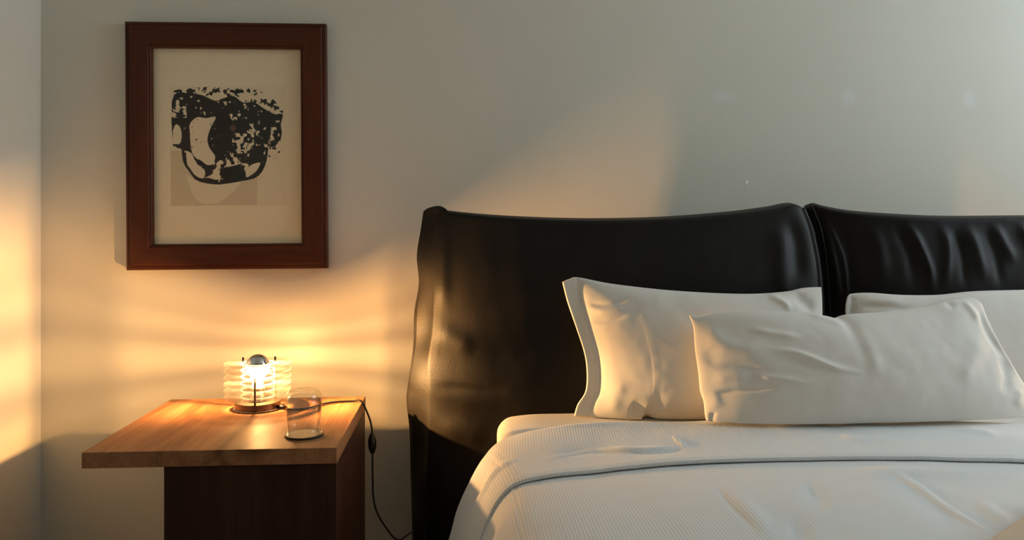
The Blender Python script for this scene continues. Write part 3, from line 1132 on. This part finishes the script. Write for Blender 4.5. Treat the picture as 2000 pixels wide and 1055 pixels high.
def cloth(name, G, UV, mat, parent, thick):
    nv, nu = G.shape[:2]
    me = bpy.data.meshes.new(name)
    me.from_pydata(G.reshape(-1, 3).tolist(), [], grid_faces(nv, nu))
    ul = me.uv_layers.new(name='cloth')
    idx = np.zeros(len(me.loops), int)
    me.loops.foreach_get('vertex_index', idx)
    ul.data.foreach_set('uv', UV.reshape(-1, 2)[idx].astype(np.float32).ravel())
    o = link(name, me, mat, parent, True)
    if thick:
        s = o.modifiers.new('thickness', 'SOLIDIFY')
        s.thickness = thick
        s.offset = -1
    return o


def build_mattress():
    x0, x1, y0, y1, z0 = 0.086, 2 * MID_X - 0.086, -2.40, -0.372, 0.24
    rows = []
    ys = np.r_[np.linspace(y1, y1 - 0.05, 8), np.linspace(y1 - 0.06, y0 + 0.06, 90), np.linspace(y0 + 0.05, y0, 8)]
    for y in ys:
        e = min(y1 - y, y - y0)
        ins = 0.05 - math.sqrt(max(0, 0.05 ** 2 - max(0, 0.05 - e) ** 2))       # plan corner
        drop = 0.03 - math.sqrt(max(0, 0.03 ** 2 - max(0, 0.03 - e) ** 2))      # rounded end edges
        xs = x0 + ins + np.r_[0, 0.001, 0.003, 0.006, 0.010, 0.015, 0.022, 0.030, np.linspace(0.05, MID_X - x0 - ins, 50)]
        d = xs - x0 - ins
        zt = MZ - drop - (0.03 - np.sqrt(np.maximum(0, 0.03 ** 2 - np.maximum(0, 0.03 - d) ** 2)))
        zt -= 0.010 * np.clip(1 - d / 0.10, 0, 1) ** 2
        h, _ = profile_at(y)
        o_ = np.argsort(h[:, 0])
        zc = np.interp(xs, h[o_, 0], h[o_, 1]) - 0.022
        zt = np.minimum(zt, zc + 0.30 * smooth(np.array((y + 0.552) / 0.02)))
        side = [(x0 + ins, z) for z in np.linspace(z0, zt[0] - 0.003, 8)]
        half = side + list(zip(xs, zt))
        full = half + [(2 * MID_X - x, z) for x, z in half[::-1][1:]]
        rows.append([(x, y, z) for x, z in full])
    n = len(rows[0])
    faces = grid_faces(len(rows), n) + [tuple(range(n)), tuple(range((len(rows) - 1) * n, len(rows) * n))]
    faces += [((i + 1) * n, i * n, i * n + n - 1, (i + 1) * n + n - 1) for i in range(len(rows) - 1)]
    o = mesh('mattress', [v for r in rows for v in r], faces, M['sheet'], None, True)
    tag(o, 'mattress in a plain white fitted sheet on the bed', 'mattress')
    return o


build_mattress()

spread = empty('bedspread', (MID_X, -1.3, MZ))
tag(spread, 'white finely striped bedspread folded back below the pillows', 'bedspread')
cr_main = [([(1390, 935), (1420, 985), (1490, 1055)], 6, -0.002), ([(1420, 960), (1480, 1020), (1520, 1060)], 16, 0.003),
           ([(1700, 905), (1790, 955), (1860, 1005), (1950, 1060)], 5, 0.0026), ([(1720, 930), (1820, 990), (1900, 1055)], 20, -0.003),
           ([(1560, 955), (1610, 990), (1625, 1005)], 18, -0.0035), ([(1530, 1040), (1590, 1060)], 20, -0.003),
           ([(1640, 930), (1760, 925), (2000, 935)], 10, 0.0035), ([(1009, 955), (1013, 990), (1020, 1060)], 2.6, -0.0018, 0),
           ([(1005, 955), (1009, 990), (1015, 1060)], 2.6, 0.0016, 0),
           ([(1900, 985), (1950, 1015), (1980, 1045)], 12, 0.004)]
G, UV = cover_grid(lambda v, x: -0.66 - v * 1.75 - 0.06 * np.clip(np.asarray(x) - 0.1, 0, 1.6) * (1 - v), 420, lambda v, x: 0 * x + 0.0, cr_main)
o = cloth('cover', G, UV, M['cover'], spread, 0.006)
o.location = -Vector(spread.location)
cr_band = [([(1000, 862), (1080, 850), (1200, 842), (1380, 850)], 5, 0.003), ([(1075, 910), (1160, 898), (1215, 905)], 6, -0.004),
           ([(1050, 925), (1090, 910), (1170, 896), (1300, 902)], 4, 0.003), ([(1185, 890), (1240, 897), (1330, 893)], 4, 0.0035),
           ([(1210, 898), (1260, 904), (1350, 897)], 5, -0.003), ([(1313, 868), (1330, 885), (1345, 893)], 3, 0.003),
           ([(1640, 862), (1655, 872), (1700, 880)], 4, 0.003), ([(1860, 860), (1900, 858), (1960, 872)], 6, 0.003),
           ([(930, 1060), (945, 1010), (965, 965), (985, 930), (1030, 905)], 5, 0.006), ([(915, 1060), (930, 1000), (955, 945), (975, 905)], 8, -0.007),
           ([(895, 1060), (905, 1010), (930, 950), (960, 890)], 7, 0.006), ([(960, 895), (985, 920), (1000, 940)], 3, -0.003),
           ([(965, 890), (990, 914), (1005, 935)], 3, 0.003)]


def band_lift(v, x):
    return 0.011 + 0.003 * np.sin(np.pi * v) - 0.010 * np.clip(1 - v / 0.06, 0, 1) ** 2 - 0.002 * smooth((v - 0.93) / 0.07)


G, UV = cover_grid(lambda v, x: -0.545 - (0.055 + 0.06 * v) * np.clip(np.asarray(x) - 0.1, 0, 1.6) - v * 0.200, 110, band_lift, cr_band, 0.0026)
o = cloth('folded_band', G, UV, M['cover'], spread, 0.007)
o.location = -Vector(spread.location)
o['label'] = 'turned-back band of the bedspread'

# ------------------------------------------------------------------ pillows
def pillow(name, label, top, bottom, left, right, base, lean_top, front, back, creases, mat, ns=230, nt=130, flange=(0, 0), yback=None, floor_z=None, powr=0.42, group=None, turn=0.0, pivot_x=0.55):
    """Stuffed pillow whose seam follows the outline on a leaning plane; base/lean_top = (Y, z)."""
    g = coons(top, bottom, left, right, ns, nt)
    q = g.reshape(-1, 2)
    d = np.array([0, lean_top[0] - base[0], lean_top[1] - base[1]])
    d /= np.linalg.norm(d)
    n = np.cross(d, np.array([1.0, 0, 0]))
    if n[1] > 0:
        n = -n
    ct, st = math.cos(turn), math.sin(turn)          # turned about the vertical, left end further back
    n = np.array([n[0] * ct + n[1] * st, -n[0] * st + n[1] * ct, n[2]])
    P = on_plane(q, np.array([pivot_x, base[0], base[1]]), n)
    if yback is not None:
        P[:, 1] = np.minimum(P[:, 1], yback - 0.004)
    s = np.tile(np.linspace(0, 1, ns), nt)
    t = np.repeat(np.linspace(0, 1, nt), ns)
    sf = np.clip((s - flange[0]) / (1 - flange[0] - flange[1]), 0, 1)
    a = np.clip(1 - np.abs(2 * sf - 1) ** 2.2, 0, 1) ** 0.72
    b = np.clip(1 - np.abs(2 * t - 1) ** 2.2, 0, 1) ** powr
    shape = a * b
    # stuffing settles towards the bottom
    shape = shape * (1.08 - 0.28 * t)
    small = (fbm(q[:, 0] / 60 + 9, q[:, 1] / 60 + 2, 3) - 0.5) * 0.006 * np.clip(shape * 3, 0, 1)
    rim = np.where((sf <= 0) | (sf >= 1), 0.0022, 0.0)
    hf = front * shape + small + ridges(q, creases) * np.clip(shape * 4 + 0.15, 0, 1) + rim
    hb = back * shape + rim
    Fv = P + n * hf[:, None]
    Bv = P - n * hb[:, None]
    for V in (Fv, Bv):
        if floor_z is not None:
            V[:, 2] = np.maximum(V[:, 2], floor_z)
        if yback is not None:
            V[:, 1] = np.minimum(V[:, 1], yback)
    edge = np.zeros((nt, ns), bool)
    edge[0] = edge[-1] = True
    edge[:, 0] = edge[:, -1] = True
    edge = edge.ravel()
    N0 = ns * nt
    mp = np.arange(N0) + N0
    mp[edge] = np.arange(N0)[edge]
    Fv[edge] = P[edge]
    if floor_z is not None:
        Fv[:, 2] = np.maximum(Fv[:, 2], floor_z)
    faces = grid_faces(nt, ns) + [tuple(mp[list(f)]) for f in grid_faces(nt, ns, flip=True)]
    me = bpy.data.meshes.new(name)
    bm = bmesh.new()
    vs_ = [bm.verts.new(v) for v in np.vstack([Fv, Bv])]
    for f in faces:
        try:
            bm.faces.new([vs_[k] for k in f])
        except ValueError:
            pass
    bmesh.ops.delete(bm, geom=[v for v in bm.verts if not v.link_faces], context='VERTS')
    bmesh.ops.recalc_face_normals(bm, faces=bm.faces)
    org = Vector(((Fv[:, 0].mean()), base[0], floor_z if floor_z else base[1]))
    bmesh.ops.translate(bm, verts=bm.verts, vec=-org)
    bm.to_mesh(me)
    bm.free()
    o = link(name, me, mat, None, True)
    o.location = org
    tag(o, label, 'pillow', group)
    return o


seam_l = [(1126, 556), (1136, 600), (1150, 650), (1159, 700), (1161, 750), (1157, 785), (1152, 808)]
pillow('pillow', 'upright white pillow with flat flange leaning on left half of headboard',
       [(1098, 551), (1112, 545), (1130, 542), (1200, 555), (1320, 568), (1450, 574), (1530, 570), (1565, 563), (1590, 561), (1604, 561)],
       [(1121, 812), (1165, 818), (1240, 826), (1252, 817), (1262, 812), (1290, 821), (1400, 822), (1606, 822)],
       [(1098, 551), (1108, 590), (1125, 640), (1141, 690), (1146, 730), (1143, 765), (1128, 790), (1121, 812)],
       [(1604, 561), (1606, 600), (1607, 700), (1606, 822)],
       (-0.462, MZ), (-0.402, 0.83), 0.080, 0.05,
       [(seam_l, 3.5, -0.007, 0.1), ([(1140, 590), (1165, 597), (1200, 594), (1240, 580)], 5, -0.004), ([(1150, 630), (1190, 628), (1225, 618)], 5, -0.003),
        ([(1145, 605), (1180, 610), (1230, 600)], 6, 0.0035), ([(1192, 815), (1200, 775), (1215, 735)], 14, 0.004),
        ([(1256, 815), (1245, 800), (1225, 790)], 10, -0.006), ([(1490, 575), (1520, 590), (1540, 612)], 7, 0.006), ([(1550, 565), (1560, 590), (1590, 610)], 14, -0.008)],
       M['cotton'], turn=math.radians(4.5), flange=(0.055, 0.0), yback=-0.356, floor_z=MZ + 0.002)
pillow('pillow', 'upright white pillow on right half of headboard, cut by photo edge',
       [(1654, 582), (1662, 574), (1700, 572), (1760, 576), (1830, 576), (1900, 569), (2000, 566), (2100, 562), (2180, 552), (2206, 556)],
       [(1654, 822), (1800, 822), (2000, 822), (2190, 818)],
       [(1654, 582), (1651, 600), (1651, 640), (1650, 720), (1654, 822)],
       [(2206, 556), (2196, 620), (2176, 700), (2178, 760), (2190, 818)],
       (-0.452, MZ), (-0.388, 0.83), 0.075, 0.05,
       [([(1665, 582), (1664, 600), (1660, 620)], 3.5, -0.008, 0.1), ([(1670, 600), (1710, 602), (1770, 606)], 6, -0.004), ([(1668, 590), (1720, 588), (1760, 590)], 8, 0.004)],
       M['cotton'], flange=(0.02, 0.05), yback=-0.356, floor_z=MZ + 0.002)
pillow('pillow', 'long creased white lumbar pillow lying in front of the two upright pillows',
       [(1345, 613), (1362, 618), (1400, 611), (1470, 607), (1560, 612), (1605, 618), (1626, 622), (1650, 615), (1720, 610), (1790, 600), (1850, 586), (1885, 581), (1905, 584), (1918, 594)],
       [(1396, 846), (1430, 843), (1500, 846), (1640, 840), (1800, 835), (2014, 833)],
       [(1345, 613), (1354, 640), (1357, 680), (1364, 730), (1367, 762), (1374, 785), (1377, 812), (1384, 834), (1396, 846)],
       [(1918, 594), (1932, 632), (1950, 672), (1972, 710), (1994, 742), (2012, 770), (2018, 800), (2014, 833)],
       (-0.605, 0.556), (-0.525, 0.79), 0.092, 0.030,
       [([(1358, 622), (1385, 665), (1420, 688), (1505, 702)], 20, 0.010), ([(1375, 680), (1385, 705), (1378, 720)], 12, -0.003),
        ([(1385, 722), (1430, 722), (1480, 738)], 9, -0.0035), ([(1380, 742), (1420, 735), (1450, 745)], 16, 0.004),
        ([(1385, 772), (1420, 768), (1500, 765)], 5, -0.006), ([(1392, 805), (1390, 785), (1402, 774)], 12, 0.003),
        ([(1440, 645), (1480, 658), (1550, 672)], 7, 0.005), ([(1460, 690), (1530, 700), (1600, 730), (1660, 740)], 6, 0.006),
        ([(1440, 730), (1480, 745), (1560, 757)], 6, 0.005), ([(1460, 708), (1520, 718), (1580, 735)], 9, -0.002),
        ([(1560, 613), (1605, 632), (1630, 650)], 8, 0.005), ([(1626, 624), (1650, 670), (1665, 730)], 14, -0.004),
        ([(1640, 640), (1665, 700), (1680, 760)], 14, 0.005), ([(1870, 585), (1885, 610), (1900, 640)], 8, 0.006),
        ([(1840, 590), (1850, 610)], 8, -0.004), ([(1905, 590), (1915, 650), (1950, 710)], 9, -0.007), ([(1925, 620), (1955, 700), (1990, 750)], 8, 0.006),
        ([(1830, 760), (1880, 690), (1900, 650)], 20, 0.006), ([(1930, 780), (1945, 740), (1935, 700)], 12, -0.006), ([(1980, 760), (1965, 800)], 14, 0.005),
        ([(1393, 842), (1388, 820), (1390, 805)], 4, -0.008, 0.15), ([(1700, 830), (1850, 828)], 14, 0.003)],
       M['cotton'], flange=(0.0, 0.0), floor_z=0.556, powr=0.45)

# ------------------------------------------------------------------ folded beige throw at the foot corner
e0 = on_z([(1948, 1058), (2004, 1014)], 0.560)


def build_throw():
    a, b = e0
    d = (b - a) / np.linalg.norm(b - a)
    nrm = np.array([d[1], -d[0], 0])
    ang = math.atan2(d[1], d[0])
    nx, ny = 60, 40
    lx, ly, th = 0.46, 0.30, 0.030
    verts = []
    for side in (1, -1):
        for j in range(ny):
            for i in range(nx):
                s, t = i / (nx - 1), j / (ny - 1)
                e = min(s, 1 - s) * lx
                f = min(t, 1 - t) * ly
                r = 0.015
                h = th / 2 * math.sqrt(max(0, 1 - max(0, 1 - min(e, f) / r) ** 2))
                z = side * h + 0.002 * math.sin(9 * s + 4 * t)
                verts.append(((s - 0.4) * lx, -t * ly + 0.006, z))
    N0 = nx * ny
    fc = grid_faces(ny, nx) + grid_faces(ny, nx, N0, True)
    bm = bmesh.new()
    vv = [bm.verts.new(v) for v in verts]
    for f in fc:
        bm.faces.new([vv[k] for k in f])
    bmesh.ops.remove_doubles(bm, verts=bm.verts, dist=0.0008)
    o = bm_obj('throw_blanket', bm, M['throw'], None, True)
    o.location = ((a[0] + b[0]) / 2, (a[1] + b[1]) / 2, 0.557)
    o.rotation_euler = (0, 0, ang)
    tag(o, 'corner of a beige blanket lying on the white bedspread', 'blanket')


build_throw()
